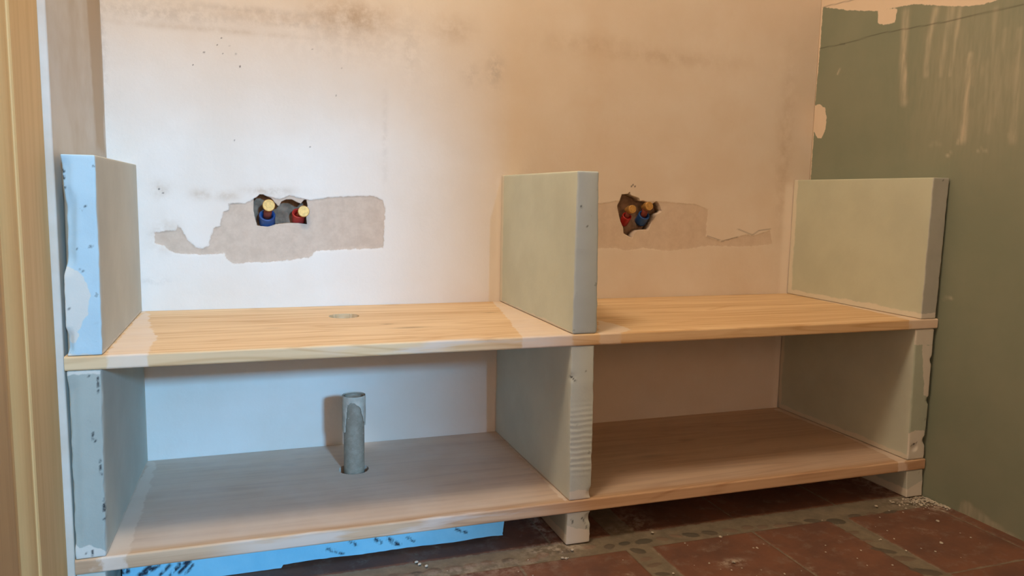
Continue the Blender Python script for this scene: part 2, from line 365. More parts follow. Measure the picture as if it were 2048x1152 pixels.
# ------------------------------------------------------------------ right wall: green board with plaster
def build_right_wall():
    rp = lambda u, v: at(u, v, 0, WR)[[1, 2]]
    top = np.array([rp(*q) for q in [(1646,14),(1700,21),(1755,22),(1790,15),(1830,8),(1880,11),(1925,13),(1960,10),(1985,4),(2040,-18)]])
    top = np.vstack([[0.06, top[0, 1]], top, [top[-1, 0], 1.9], [.06, 1.9]])
    blob = np.array([rp(*q) for q in [(1622,212),(1640,209),(1650,216),(1653,235),(1651,258),(1643,277),(1635,276),(1627,262),(1622,250)]])
    pat = np.array([rp(*q) for q in [(1756,18),(1795,18),(1790,45),(1768,50),(1755,46)]])
    foot = np.array([rp(*q) for q in [(1912,1030),(1925,1004),(1938,1004),(1950,1018),(1975,1034),(2010,1060),(2048,1084),(2100,1115),(2100,1140),(1930,1045)]])
    strip = np.array([[.05, -.05], [.05, 2.5], [-.004, 2.5], [-.008, 1.05], [-.003, .9], [-.006, .8], [-.004, .5], [-.004, -.05]])
    st = [((1812,25),(1806,120),(1808,205),9,.75),((1808,110),(1811,150),(1809,190),5,1.),((1872,20),(1858,80),(1852,150),8,.7),((1905,10),(1895,60),(1880,150),10,.55),((1921,15),(1914,60),(1900,150),6,.7),
          ((1941,110),(1932,200),(1925,280),9,.85),((1928,220),(1924,270),(1916,285),5,.8),((1990,20),(1985,150),(1975,260),10,.4),((2010,60),(2002,150),(1990,230),8,.4),((2040,60),(2034,160),(2025,280),9,.5),
          ((1675,148),(1678,142),(1680,138),2.2,.9),((1893,312),(1898,309),(1902,306),2.5,.8),((1955,303),(1962,297),(1975,304),2.5,.6),((1860,290),(1870,285),(1880,290),6,.3),((1885,597),(1895,597),(1904,597),2,.7),((2022,270),(2020,275),(2018,270),7,.4)]
    ln = [((1640,97),(1690,87)),((1690,87),(1760,67)),((1760,67),(1900,42)),((1900,42),(2048,8)),((1646,14),(1705,0)),((1705,0),(1740,-9))]
    def streak(P):
        r = gs = np.zeros(len(P))
        for a, b, c, wd, k in st:
            a, b, c = rp(*a), rp(*b), rp(*c)
            d = np.minimum(segd(P, a, b), segd(P, b, c)); s = wd * .00105
            r = np.maximum(r, .85 * k * np.exp(-(d / s) ** 2))
        c = rp(1960, 150)
        r = np.maximum(r, .38 * sm(sdf(P, foot) + .006 * (fbm(P, 60, 3) - .5), -.004, .004)); r = np.maximum(r, .30 * np.exp(-((P[:, 0] - c[0]) / .16) ** 2 - ((P[:, 1] - c[1]) / .13) ** 2))
        return r
    def line(P):
        r = np.zeros(len(P))
        for i, (a, b) in enumerate(ln): r = np.maximum(r, (.55 if i < 4 else .5) * (1 - sm(segd(P, rp(*a), rp(*b)), .0004, .0020)))
        return np.maximum(r, .7 * (1 - sm(segd(P, rp(1680, 89), rp(1690, 87)), .001, .003)))
    us = grade(YF, .0, .1, [(-.85, 0, .005), (-.62, 0, .0035)]); us[-1] = -.0005
    vs = grade(-.04, ZC, .08, [(.85, 1.17, .0025), (-.04, 1.25, .006)])
    V, FF, A = slab(us, vs, lambda P: WR + .0012 * (fbm(P, 5, 4) - .5), lambda P: np.full(len(P), WR + .08), lambda P, d: np.stack([d, P[:, 0], P[:, 1]], 1), None,
        dict(streak=streak, line=line, white=lambda P: np.max([sdf(P, q) for q in (top, blob, pat, strip)], 0)))
    struct(link('wall_right', mesh_from('wall_right', V, FF, m_right_wall(), True, A)))
build_right_wall()

# ------------------------------------------------------------------ left wall with the door
M_CASE = m_pine('door_casing_pine', (.78, .52, .24), (.66, .41, .17), 0, 2, 3.1, .25, False)
M_LEAF = m_pine('door_leaf_pine', (.62, .38, .17), (.48, .27, .11), 0, 2, 5.7, .3, False)
def build_left_wall():
    beige = np.array([[-.006, .70], [-.02, .74], [-.006, .80], [-.004, .95], [-.006, 1.3], [-.006, 2.5], [-.11, 2.5], [-.13, 1.0], [-.10, .72]])
    us = np.concatenate([-.426 + .003 * (1 - np.cos(np.linspace(0, math.pi / 2, 5))), grade(-.422, -.0005, .006)]); vs = grade(-.04, ZC, .1, [(-.04, 1.3, .008)])
    V, FF, A = slab(us, vs, lambda P: WL - .0012 * fbm(P, 8, 4) - .003 + .003 * np.sqrt(np.clip(1 - (np.clip(-.423 - P[:, 0], 0, .003) / .003) ** 2, 0, 1)), lambda P: np.full(len(P), WL - .10), lambda P, d: np.stack([d, P[:, 0], P[:, 1]], 1), None, dict(beige=lambda P: sdf(P, beige)))
    o = struct(link('wall_left', mesh_from('wall_left', V, FF, m_left_wall(), True, A)))
    bm = bmesh.new(); box_bm(bm, (WL - .10, YF, -.04), (WL, -1.47, ZC)); box_bm(bm, (WL - .10, -1.47, 2.10), (WL, -.6, ZC))
    bm_obj('wall_beside_door', bm, m_plain('left_plaster', (.70, .66, .60)), o)
    # door in the left wall: flat casing with a moulded inner edge, and a panelled leaf set back in it
    d = struct(empty('door_1', (WL, -.53, 0)))
    def local(bm): bmesh.ops.translate(bm, verts=bm.verts, vec=(-WL, .53, 0)); return bm
    def strip(prof):
        bm = bmesh.new()                                   # profile (x, y) swept up the height
        a = [bm.verts.new((x, y, 0.0)) for x, y in prof]; b = [bm.verts.new((x, y, 2.12)) for x, y in prof]
        n = len(prof)
        for i in range(n): bm.faces.new((a[i], a[(i + 1) % n], b[(i + 1) % n], b[i]))
        bm.faces.new(a[::-1]); bm.faces.new(b)
        return bm
    rr = .0015; e = WL - .0105
    prof = [(e - .02, -.4265)] + [(e - rr + rr * math.sin(t), -.4265 - rr + rr * math.cos(t)) for t in np.linspace(0, math.pi / 2, 6)]
    prof += [(e, -.562), (e - .0015, -.5645), (e - .003, -.5655), (e - .0035, -.568)]
    prof += [(e - .0035 - .011 * t * t, -.568 - .040 * t) for t in np.linspace(.15, 1, 7)] + [(e - .02, -.610)]
    bm_obj('casing', local(strip(prof)), M_CASE, d)
    bm = bmesh.new(); box_bm(bm, (WL - .09, -.626, 0), (e - .012, -.604, 2.10), .001); bm_obj('jamb', local(bm), M_CASE, d)
    bm = bmesh.new()
    box_bm(bm, (WL - .055, -.735, .005), (WL - .018, -.629, 2.09), .003)
    box_bm(bm, (WL - .055, -1.445, .005), (WL - .018, -1.36, 2.09), .003)
    for z0, z1 in ((.005, .20), (.86, 1.02), (1.96, 2.09)): box_bm(bm, (WL - .054, -1.37, z0), (WL - .019, -.73, z1), .003)
    leaf = bm_obj('door_leaf', local(bm), M_LEAF, d)
    for z0, z1 in ((.19, .87), (1.01, 1.97)):
        bm = bmesh.new(); box_bm(bm, (WL - .048, -1.38, z0), (WL - .030, -.72, z1), .008, 3); bm_obj('door_panel', local(bm), M_LEAF, leaf)
build_left_wall()

# ------------------------------------------------------------------ floor, ceiling, front wall with an unseen opening, cut to shape the daylight
BAND = (-.483, -.421)
CB = [(-.098, -.045), (.902, .955), (1.360, 1.410)]
PEB = []
def build_floor():
    tiles = []
    ys = [(-.968, -.728 ), (-.722, -.4835), (-.4205, -.175), (-.169, .06)]
    for a, b in zip(CB, CB[1:] + [(1.9, 2)]):
        x0, x1 = a[1], b[0]; mdl = x0 + .2225 if x1 - x0 < .6 else .694
        for (p, q) in ((x0, mdl - .002), (mdl + .002, min(x1, 1.75))):
            for y0, y1 in ys[:2]: tiles.append((p, q, y0, y1))
    for x0, x1 in ((-.1, .300), (.304, .528), (.532, .776), (.780, .902), (.955, 1.178), (1.182, 1.43), (1.434, 1.75)):
        for y0, y1 in ys[2:]: tiles.append((x0, x1, y0, y1))
    px = [(1065,1118,.014,.008,.1,1),(1015,1118,.012,.007,.1,.3),(1130,1100,.016,.010,0,.2),(1085,1108,.013,.009,.3,.9),(1178,1092,.014,.008,0,.9),(1219,1091,.012,.009,.4,.2),(1249,1085,.0125,.007,.1,0),(1287,1081,.019,.010,.1,0),(1325,1076,.013,.008,-.6,.7),(1352,1070,.013,.007,-.5,.9),(1382,1068,.017,.010,-.5,0),(1420,1064,.017,.010,-.5,.15),(1460,1059,.016,.009,-.4,.7),(1495,1053,.014,.009,.1,.6),(1525,1052,.012,.009,.1,.6),(1560,1049,.015,.008,-.1,.7),(1590,1046,.017,.009,-.2,.4),(1625,1040,.019,.010,-.3,.1),(1672,1041,.020,.014,-.3,.05),(1710,1030,.016,.009,0,.2),(1745,1026,.014,.008,0,.6),(1780,1023,.022,.008,.1,.1),
          (1276,1100,.016,.010,-.7,.1),(1292,1116,.014,.007,.2,.7),(1308,1128,.018,.006,.2,.5),(1325,1146,.015,.007,-.3,.1),(1345,1160,.014,.007,.3,.3),(1705,1063,.015,.007,-.1,.6),(1733,1080,.013,.006,-.2,.8),(1768,1100,.024,.009,-.6,.15),(1808,1115,.022,.010,-.3,.5),(1852,1142,.028,.012,-.5,.15),
          (905,1135,.016,.009,0,.6),(940,1130,.014,.008,.2,.8),(975,1124,.014,.009,0,.7),(860,1142,.014,.009,.2,.5),(815,1150,.015,.009,0,.6)]
    for u, v, a, b, t, tone in px:
        c = at(u, v, 2, 0); PEB.append((c[0], c[1], a, b, t, tone))
    for x in np.arange(-.03, .55, .034): PEB.append((x, -.452 + random.uniform(-.01, .01), random.uniform(.012, .017), random.uniform(.008, .011), random.uniform(-.5, .5), random.random()))
    def pe(P):
        best = np.full(len(P), -1e3); tone = np.zeros(len(P))
        for x, y, a, b, t, k in PEB:
            ca, sa = math.cos(t), math.sin(t); q = P - [x, y]
            l = np.sqrt(((q[:, 0] * ca + q[:, 1] * sa) / a) ** 2 + ((-q[:, 0] * sa + q[:, 1] * ca) / b) ** 2)
            dd = (1 - l) * b; up = dd > best; best = np.where(up, dd, best); tone = np.where(up, k, tone)
        return best, tone
    def ti(P):
        r = np.full(len(P), -1.0)
        for x0, x1, y0, y1 in tiles:
            d = np.minimum(np.minimum(P[:, 0] - x0, x1 - P[:, 0]), np.minimum(P[:, 1] - y0, y1 - P[:, 1])); r = np.maximum(r, d)
        return r
    def dust(P):
        r = np.zeros(len(P))
        for u, v, a, b, k in [(1110,1095,.06,.02,.8),(1830,1000,.06,.03,.9),(1890,1015,.05,.02,.8),(1465,1125,.025,.012,.9),(1250,1055,.05,.02,.5),(960,1140,.15,.03,.35),(1080,1050,.02,.06,.8),(1270,1040,.03,.05,.5),(1760,970,.05,.06,.5)]:
            c = at(u, v, 2, 0); r = np.maximum(r, k * np.exp(-((P[:, 0] - c[0]) / a) ** 2 - ((P[:, 1] - c[1]) / b) ** 2))
        return r
    us = grade(WL - .10, WR + .08, .006, [(.55, 1.66, .0033)]); vs = grade(YF - .1, .03, .12, [(-.85, .03, .006), (-.70, -.38, .0032)])
    def height(P):
        p = pe(P)[0]
        return -.0022 + .0020 * sm(ti(P), -.001, .0015) + np.where(p > 0, .0022 * np.sqrt(np.clip(p / .009, 0, 1)), 0) + .0006 * (fbm(P, 25, 6) - .5)
    V, FF, A = slab(us, vs, height, lambda P: np.full(len(P), -.06), lambda P, d: np.stack([P[:, 0], P[:, 1], d], 1), None,
        dict(tile=ti, pebble=lambda P: pe(P)[0], pebtone=lambda P: pe(P)[1], dust=dust))
    struct(link('floor', mesh_from('floor', V, FF, m_floor(), True, A)))
build_floor()
M_CEIL = m_plain('ceiling_plaster', (.72, .68, .62))
bm = bmesh.new(); box_bm(bm, (WL - .1, YF - .1, ZC), (WR + .08, .034, ZC + .08)); struct(bm_obj('ceiling', bm, M_CEIL))
bm = bmesh.new()
box_bm(bm, (WL - .1, YF - .1, -.04), (.06, YF, ZC)); box_bm(bm, (.991, YF - .1, -.04), (WR + .08, YF, ZC)); box_bm(bm, (.06, YF - .1, 1.535), (.991, YF, ZC)); box_bm(bm, (.06, YF - .1, -.04), (.991, YF, .80))  # jamb, lintel and sill placed to trim the daylight beam
struct(bm_obj('wall_front', bm, M_CEIL))

# ------------------------------------------------------------------ the two pine shelves
def shelf(name, zt, zb, x0, x1, holes, mat, knots, smears, yfront, e0=.38, e1=.80):
    loc = np.array([(x0 + x1) / 2, -D / 2, zb])
    def hole(P): return np.max([r - np.linalg.norm(P - c, axis=1) for c, r in holes], 0) if holes else np.full(len(P), -1.)
    R = .0035
    fx = [(c[0] - r - .004, c[0] + r + .004, .0018) for c, r in holes]; fy = [(c[1] - r - .004, c[1] + r + .004, .0018) for c, r in holes]
    us = grade(x0, x1, .008, fx + [(x0, x0 + .012, .001), (x1 - .012, x1, .002)])
    vs = np.concatenate([yfront + R * (1 - np.cos(np.linspace(0, math.pi / 2, 6))), grade(yfront + .006, -.001, .006, fy)])
    drop = lambda P: (lambda q: R - np.sqrt(np.maximum(R * R - q * q, 0)))(np.clip(R - (P[:, 1] - yfront), 0, R))
    def kn(P):
        r = np.zeros(len(P))
        for u, v, a, b, k in knots:
            c = at(u, v, 2, zt)[:2]; r = np.maximum(r, k * np.exp(-((P[:, 0] - c[0]) / a) ** 2 - ((P[:, 1] - c[1]) / b) ** 2))
        return r
    SP = [poly_at(q, 2, zt, (0, 1)) for q in smears]
    at_ = dict(knot=kn, smear=lambda P: np.max([sdf(P, q) for q in SP], 0), edge=lambda P: (1 - sm(P[:, 1], yfront + .003, yfront + .012)) * sm(P[:, 0], e0 - .06, e0 + .06) * (1 - sm(P[:, 0], e1 - .08, e1 + .04)), dust_daylight=lambda P: (.45 + .55 * (1 - sm(P[:, 0], .70, .90))) * sm(P[:, 1], yfront + .004, yfront + .025))  # dust colour raised on the left half, painting in daylight there
    V, FF, A = slab(us, vs, lambda P: zt - drop(P), lambda P: zb + drop(P), lambda P, d: np.stack([P[:, 0], P[:, 1], d], 1), hole, at_)
    # light only on the outer skin of the front edge
    o = link(name, mesh_from(name, V - loc, FF, mat, False, A), None, loc)
    return o
HU = at(688, 632, 2, Z3)[:2]; PIPE = np.array([.4475, -.1665])
HLc = np.array([.4470, -.1615])
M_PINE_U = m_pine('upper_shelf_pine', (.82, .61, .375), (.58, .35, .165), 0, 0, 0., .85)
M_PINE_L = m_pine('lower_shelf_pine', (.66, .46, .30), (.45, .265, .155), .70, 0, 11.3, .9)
up = shelf('shelf', Z3, Z2, WL + .0015, 1.6585, [(HU, .030)], M_PINE_U,
    [(820,655,.030,.006,.8),(775,648,.010,.004,.9),(640,618,.022,.003,.7),(545,656,.014,.003,.6),(980,625,.014,.003,.9),(1730,650,.05,.004,.6),(1215,636,.03,.006,.4),(1630,617,.03,.004,.4),(530,617,.05,.003,.4),(1640,620,.03,.005,.3)],
    [[(204,718),(286,622),(297,626),(301,655),(313,670),(306,690),(296,706),(280,722)], [(986,604),(1000,600),(1150,668),(1120,676),(1060,686),(1040,670),(1010,630)], [(1196,668),(1196,640),(1240,650),(1262,660),(1240,666)], [(1560,583),(1580,580),(1850,632),(1820,640),(1700,613)], [(1820,634),(1880,632),(1880,645),(1830,647)]], -D - .0015, .40, .80)
tag(up, 'pine plank shelf with a round cut hole, upper of the two long shelves', 'shelf', 'long pine shelves')
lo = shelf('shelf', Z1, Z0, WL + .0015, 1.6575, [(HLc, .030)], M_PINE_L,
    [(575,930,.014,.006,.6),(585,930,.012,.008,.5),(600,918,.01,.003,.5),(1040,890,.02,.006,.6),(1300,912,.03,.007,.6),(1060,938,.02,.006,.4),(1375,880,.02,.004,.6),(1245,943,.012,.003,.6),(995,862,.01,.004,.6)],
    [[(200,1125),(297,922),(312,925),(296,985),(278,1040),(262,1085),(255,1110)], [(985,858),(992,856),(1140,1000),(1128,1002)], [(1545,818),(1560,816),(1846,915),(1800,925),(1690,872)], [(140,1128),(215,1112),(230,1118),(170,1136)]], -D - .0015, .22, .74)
tag(lo, 'pine plank shelf near the floor with a grey pipe through it, lower of the two', 'shelf', 'long pine shelves')

# ------------------------------------------------------------------ gypsum blocks that carry them
def block(name, front_px, xs_back, z, mat, label, cat, group, smears=(), marks=(), chips=(), seed=1, yf=-D, rad=.002, tb=None):
    """front_px: pixel corners of the front face TL, TR, BR, BL; xs_back: x of the back face; z: (bottom, top)"""
    c = [at(u, v, 1, yf) for u, v in front_px]
    z0, z1 = z
    TLf, TRf, BRf, BLf = [np.array([p[0], yf, zz]) for p, zz in zip(c, (z1, z1, z0, z0))]
    TRf[0] = min(TRf[0], WR - .0018); BRf[0] = min(BRf[0], WR - .0018); TLf[0] = max(TLf[0], WL + .001); BLf[0] = max(BLf[0], WL + .001)
    xb0, xb1 = xs_back; yb = -.0015
    TLb, TRb, BRb, BLb = [np.array([x, yb, zz]) for x, zz in ((xb0, z1), (xb1, z1), (xb1, z0), (xb0, z0))]
    W, Dp, H = TRf[0] - TLf[0], yb - yf, z1 - z0
    r = rad
    def axis(L, st): 
        e = r * (1 - np.cos(np.linspace(0, math.pi / 2, 4)))
        n = max(int((L - 2 * r) / st), 1)
        return np.concatenate([e[:-1], np.linspace(r, L - r, n + 1), (L - e[::-1])[1:]])
    a, b, h = axis(W, .003), axis(Dp, .010), axis(H, .0032)
    bm = bmesh.new(); n0 = 0; VV = []; FFs = []
    for ax, A, B, fix in ((1, a, h, 0.), (1, a, h, Dp), (0, b, h, 0.), (0, b, h, W), (2, a, b, 0.), (2, a, b, H)):
        U, Q = np.meshgrid(A, B, indexing='ij'); fx = np.full(U.size, fix)
        P = np.stack([fx if ax == 0 else U.ravel(), fx if ax == 1 else (Q.ravel() if ax == 2 else U.ravel() if ax == 0 else fx), fx if ax == 2 else Q.ravel()], 1)
        if ax == 1: P = np.stack([U.ravel(), fx, Q.ravel()], 1)
        if ax == 0: P = np.stack([fx, U.ravel(), Q.ravel()], 1)
        if ax == 2: P = np.stack([U.ravel(), Q.ravel(), fx], 1)
        idx = np.arange(U.size).reshape(U.shape) + n0
        f = np.stack([idx[:-1, :-1], idx[1:, :-1], idx[1:, 1:], idx[:-1, 1:]], -1).reshape(-1, 4)
        if (ax == 1) == (fix > 0): f = f[:, ::-1]
        FFs.append(f); VV.append(P); n0 += U.size
    P = np.concatenate(VV); FFs = np.concatenate(FFs)
    L = np.array([W, Dp, H]); inner = np.clip(P, r, L - r); d = P - inner; ln = np.linalg.norm(d, axis=1)
    k = np.where(ln > 1e-9, r / np.maximum(ln, 1e-9), 0)
    frontm = (P[:, 1] < r * .8) * 1.0
    Pn = inner + d * k[:, None]
    u, v, w_ = Pn[:, 0:1] / W, Pn[:, 1:2] / Dp, Pn[:, 2:3] / H
    fr = (1 - u) * ((1 - w_) * BLf + w_ * TLf) + u * ((1 - w_) * BRf + w_ * TRf)
    bk = (1 - u) * ((1 - w_) * BLb + w_ * TLb) + u * ((1 - w_) * BRb + w_ * TRb)
    X = (1 - v) * fr + v * bk
    # rough, slightly chipped front arrises
    rn = fbm(np.stack([X[:, 2] * 1.0, X[:, 0] * .2 + X[:, 1]], 1), 60, seed) - .5
    ed = np.exp(-((P[:, 1]) / .006) ** 2); side = np.where(P[:, 0] < W / 2, 1, -1) * np.exp(-(np.minimum(P[:, 0], W - P[:, 0]) / .003) ** 2)
    X[:, 0] += ed * side * (rn + .25) * .0030
    X[:, 1] += frontm * (fbm(np.stack([X[:, 0], X[:, 2]], 1), 30, seed + 5) - .3) * .0014
    for (cu, cv, rr, dp) in chips:
        q = at(cu, cv, 1, yf); dd = np.linalg.norm(X - q, axis=1); m = np.clip(1 - (dd / rr) ** 2, 0, 1)
        X[:, 1] += m * dp; X[:, 0] += np.where(q[0] > X[:, 0].mean(), -1, 1) * m * dp * .6
    F2 = X[:, [0, 2]]
    sme = np.full(len(X), -1.)
    for q in smears: sme = np.maximum(sme, np.where(X[:, 1] < yf + .012, sdf(F2, poly_at(q, 1, yf, (0, 2))), -1))
    mk = np.zeros(len(X))
    for a1, b1, wd in marks:
        pa, pb = at(*a1, 1, yf)[[0, 2]], at(*b1, 1, yf)[[0, 2]]
        mk = np.maximum(mk, np.where(X[:, 1] < yf + .006, 1 - sm(segd(F2, pa, pb), wd * .00025, wd * .0008), 0))
    loc = np.array([X[:, 0].mean(), yf / 2, z0])
    me = mesh_from(name, X - loc, FFs, mat, True, dict(front=frontm, smear=sme, mark=mk, back=(Dp - P[:, 1])))
    bm = bmesh.new(); bm.from_mesh(me); bmesh.ops.remove_doubles(bm, verts=bm.verts, dist=1e-5); bm.to_mesh(me); bm.free()
    me.polygons.foreach_set('use_smooth', np.ones(len(me.polygons), bool))
    o = link(name, me, None, loc)
    return tag(o, label, cat, group)
GREEN = (.60, .64, .545)
GREEN_D = (.68, .72, .66)
MB_blue = m_block('blue_cut_block', (.60, .59, .52), (.50, .68, .78), .004, .004)
MB_up = m_block('green_block_upper', GREEN, (.50, .575, .60), .004, .018)  # front tinted bluer to make up for missing daylight
MB_upr = m_block('green_block_right', (.54, .57, .46), (.46, .48, .45), .012, .016)
MB_lowl = m_block('green_block_low_left', (.60, .63, .58), (.42, .46, .43), .004, .010)
MB_lowm = m_block('green_block_low_mid', GREEN_D, (.58, .64, .61), .004, .006, (.03, .20))  # bluer front colour also replaces daylight lost at the middle
MB_lowr = m_block('green_block_low_right', (.58, .62, .53), (.44, .50, .42), .012, .014)
MB_foot = m_block('grey_block_foot', (.50, .53, .47), (.56, .59, .54), .020, .004)
g = 'upper gypsum blocks'
e = .0006
block('partition_block', [(118,308),(190,310),(206,713),(133,713)], (0.0, .0477), (Z3 + e, at(190, 310, 1, -D)[2]), MB_blue,
      'blue-fronted gypsum block standing on the upper shelf beside the wooden door frame', 'block', g,
      [[(122,536),(134,532),(160,545),(172,560),(180,590),(176,625),(160,655),(150,668),(132,662),(121,640)], [(135,655),(160,668),(150,690),(137,684)], [(133,708),(206,709),(206,716),(133,716)]],
      [((120,337),(126,342),3.2),((119,350),(127,356),3.6),((120,367),(127,374),3.2),((121,380),(127,387),3),((121,395),(127,402),3),((169,412),(170,413),2.5),((180,492),(182,493),3),((162,539),(164,541),3),((152,496),(153,497),2),((188,330),(188,331),2),((188,562),(189,563),2),((192,646),(193,647),2),((139,617),(140,620),2)], [(121,y,.022,.0015) for y in range(395,530,6)] + [(133,y,.010,.002) for y in range(668,708,5)] + [(119,y,.016,.0012) for y in range(325,392,8)], 1)
block('partition_block', [(1155,345),(1199,343),(1195,665),(1145,667)], (at(1003,347,1,0)[0], at(1003,347,1,0)[0] + .0475), (Z3 + e, .6893), MB_up,
      'pale green gypsum block standing on the upper shelf between the two pipe holes', 'block', g, [], [((1163,412),(1164,414),3.4),((1194,377),(1195,378),2.2),((1175,452),(1176,453),1.8),((1198,452),(1199,453),2)], [], 3, rad=.003)
block('partition_block', [(1867,356),(1900,356),(1872,634),(1842,636)], (at(1588,354,1,0)[0], WR - .003), (Z3 + e, .6985), MB_upr,
      'pale gypsum block on the upper shelf standing against the green wall', 'block', g, [[(1835,628),(1872,626),(1872,640),(1835,640)]], [((1887,361),(1888,362),2)], [], 4)
g = 'lower gypsum blocks'
block('support_block', [(132,745),(203,742),(213,1112),(148,1120)], (-.001, .0475), (Z1 + e, Z2 - e), MB_lowl,
      'grey-green gypsum block between the two shelves beside the wooden door frame', 'block', g,
      [[(146,1085),(160,1096),(180,1088),(190,1094),(214,1106),(214,1122),(146,1125)], [(130,742),(204,740),(204,748),(130,750)]],
      [((196,755),(198,775),2.6),((197,780),(198,784),2.4),((186,865),(187,880),2.4),((201,930),(204,950),2.6),((199,920),(200,925),2),((207,1010),(209,1022),2.8),((209,1036),(210,1040),2.4),((186,1100),(184,1112),2.4),((175,750),(178,752),2),((143,963),(145,966),3),((170,1105),(172,1108),2),((190,880),(191,884),2)], [(134+.036*(y-760),y,.016,.0008) for y in range(770,1085,8)], 5)
block('support_block', [(1142,692),(1190,690),(1183,997),(1138,999)], (at(990,859,1,0)[0], at(990,859,1,0)[0] + .0475), (Z1 + e, Z2 - e), MB_lowm,
      'pale gypsum block with saw marks between the shelves under the middle partition', 'block', g,
      [[(1137,985),(1158,978),(1183,984),(1183,1000),(1137,1001)]], [((1142,752),(1152,763),2.2),((1172,742),(1173,743),2),((1152,848),(1153,850),2)], [(1142,755,.010,.002), (1184,985,.012,.004)], 6)
block('support_block', [(1832,660),(1870,656),(1848,917),(1815,920)], (at(1553,820,1,0)[0], WR - .003), (Z1 + e, Z2 - e), MB_lowr,
      'gypsum block with a lumpy plastered front between the shelves against the green wall', 'block', g,
      [[(1812,870),(1830,862),(1850,860),(1850,922),(1810,924)], [(1808,890),(1815,875),(1822,900),(1812,920)], [(1828,655),(1872,652),(1869,690),(1830,690)], [(1845,690),(1868,690),(1862,800),(1848,790)]], [((1822,892),(1834,885),2)], [(1828,895,.010,.003), (1866,720,.010,.003), (1858,800,.010,.003), (1852,880,.012,.004)], 7, rad=.003)
g = 'feet under the lower shelf'
block('foot_block', [(140,1150),(212,1142),(220,1240),(150,1250)], (.0, .0475), (.0, Z0 - e), MB_foot, 'short gypsum foot under the left end of the lower shelf', 'block', g, [], [], [], 8)
block('foot_block', [(1134,1029),(1182,1023),(1180,1083),(1132,1090)], (at(990,859,1,0)[0], at(990,859,1,0)[0] + .047), (.0, Z0 - e), MB_foot,
      'short gypsum foot under the lower shelf below the middle support block', 'block', g, [[(1130,1050),(1150,1056),(1182,1060),(1182,1095),(1130,1095)]],
      [((1143,1040),(1146,1045),3),((1164,1035),(1169,1045),2.6),((1172,1053),(1174,1056),2.2)], [(1180,1035,.012,.004)], 9)
block('foot_block', [(1813,942),(1847,936),(1847,993),(1812,996)], (at(1553,820,1,0)[0], WR - .003), (.0, Z0 - e), MB_foot,
      'short gypsum foot under the lower shelf at the green wall with crumbs around it', 'block', g, [[(1812,980),(1825,972),(1848,960),(1848,1000),(1812,1000)]], [((1838,945),(1839,946),2)], [], 10)

# blue board under the lower shelf
def plinth():
    yf = -.378
    us = grade(.052, at(1007, 1050, 1, yf)[0], .0035); vs = grade(.0008, Z0 - .0008, .003)
    bot = lambda x: np.clip(.0045 * (fbm(np.stack([x, x * 0], 1), 22, 3) - .35) + .006 * (x > .30), .0, .02)
    mk = [((655,1098),(685,1112),3.2),((665,1100),(672,1104),3),((700,1083),(712,1090),2.6),((775,1076),(800,1092),4),((785,1084),(792,1092),4),((750,1078),(762,1086),3.5),((815,1075),(828,1084),2.5),((910,1058),(935,1066),2.6),((925,1062),(938,1066),2),((360,1128),(378,1124),5),((300,1134),(280,1150),5),((318,1130),(290,1148),4),((340,1130),(320,1150),3),((360,1130),(340,1150),3.5),((375,1128),(358,1146),3.5),((255,1142),(240,1144),6),((385,1130),(372,1148),2.5)]
    def mark(P):
        r = np.zeros(len(P))
        for a, b, wd in mk: r = np.maximum(r, 1 - sm(segd(P, at(*a, 1, yf)[[0, 2]], at(*b, 1, yf)[[0, 2]]), wd * .0004, wd * .0012))
        return r
    def to3(P, d):
        z = P[:, 1] + np.where(P[:, 1] < .02, bot(P[:, 0]) * (1 - P[:, 1] / .02), 0)
        xe = np.where(P[:, 0] > us[-1] - .02, (fbm(P[:, ::-1], 60, 4) - .5) * .006, 0)
        return np.stack([P[:, 0] + xe, d, z], 1)
    N = NT('blue_board', .85, .15); p = N.co()
    c = N.mix(N.step(N.noise(p, 14, 5), .3, .7), (.22, .56, .76), (.28, .62, .80))
    c = N.mix(N.math('MULTIPLY', N.attr('mark'), N.step(N.noise(N.map(p, (1, 1, .5)), 150, 3), .32, .55)), c, (.03, .04, .06))
    N.bump(N.noise(p, 90, 6), .3, .001); m = N.out(c)
    V, FF, A = slab(us, vs, lambda P: yf + .001 * (fbm(P, 20, 2) - .5), lambda P: np.full(len(P), yf + .045), to3, None, dict(mark=mark))
    loc = np.array([(us[0] + us[-1]) / 2, yf, 0])
    tag(link('plinth_board', mesh_from('plinth_board', V - loc, FF, m, False, A), None, loc), 'bright blue board with black scuffs on the floor under the lower shelf', 'board')
plinth()

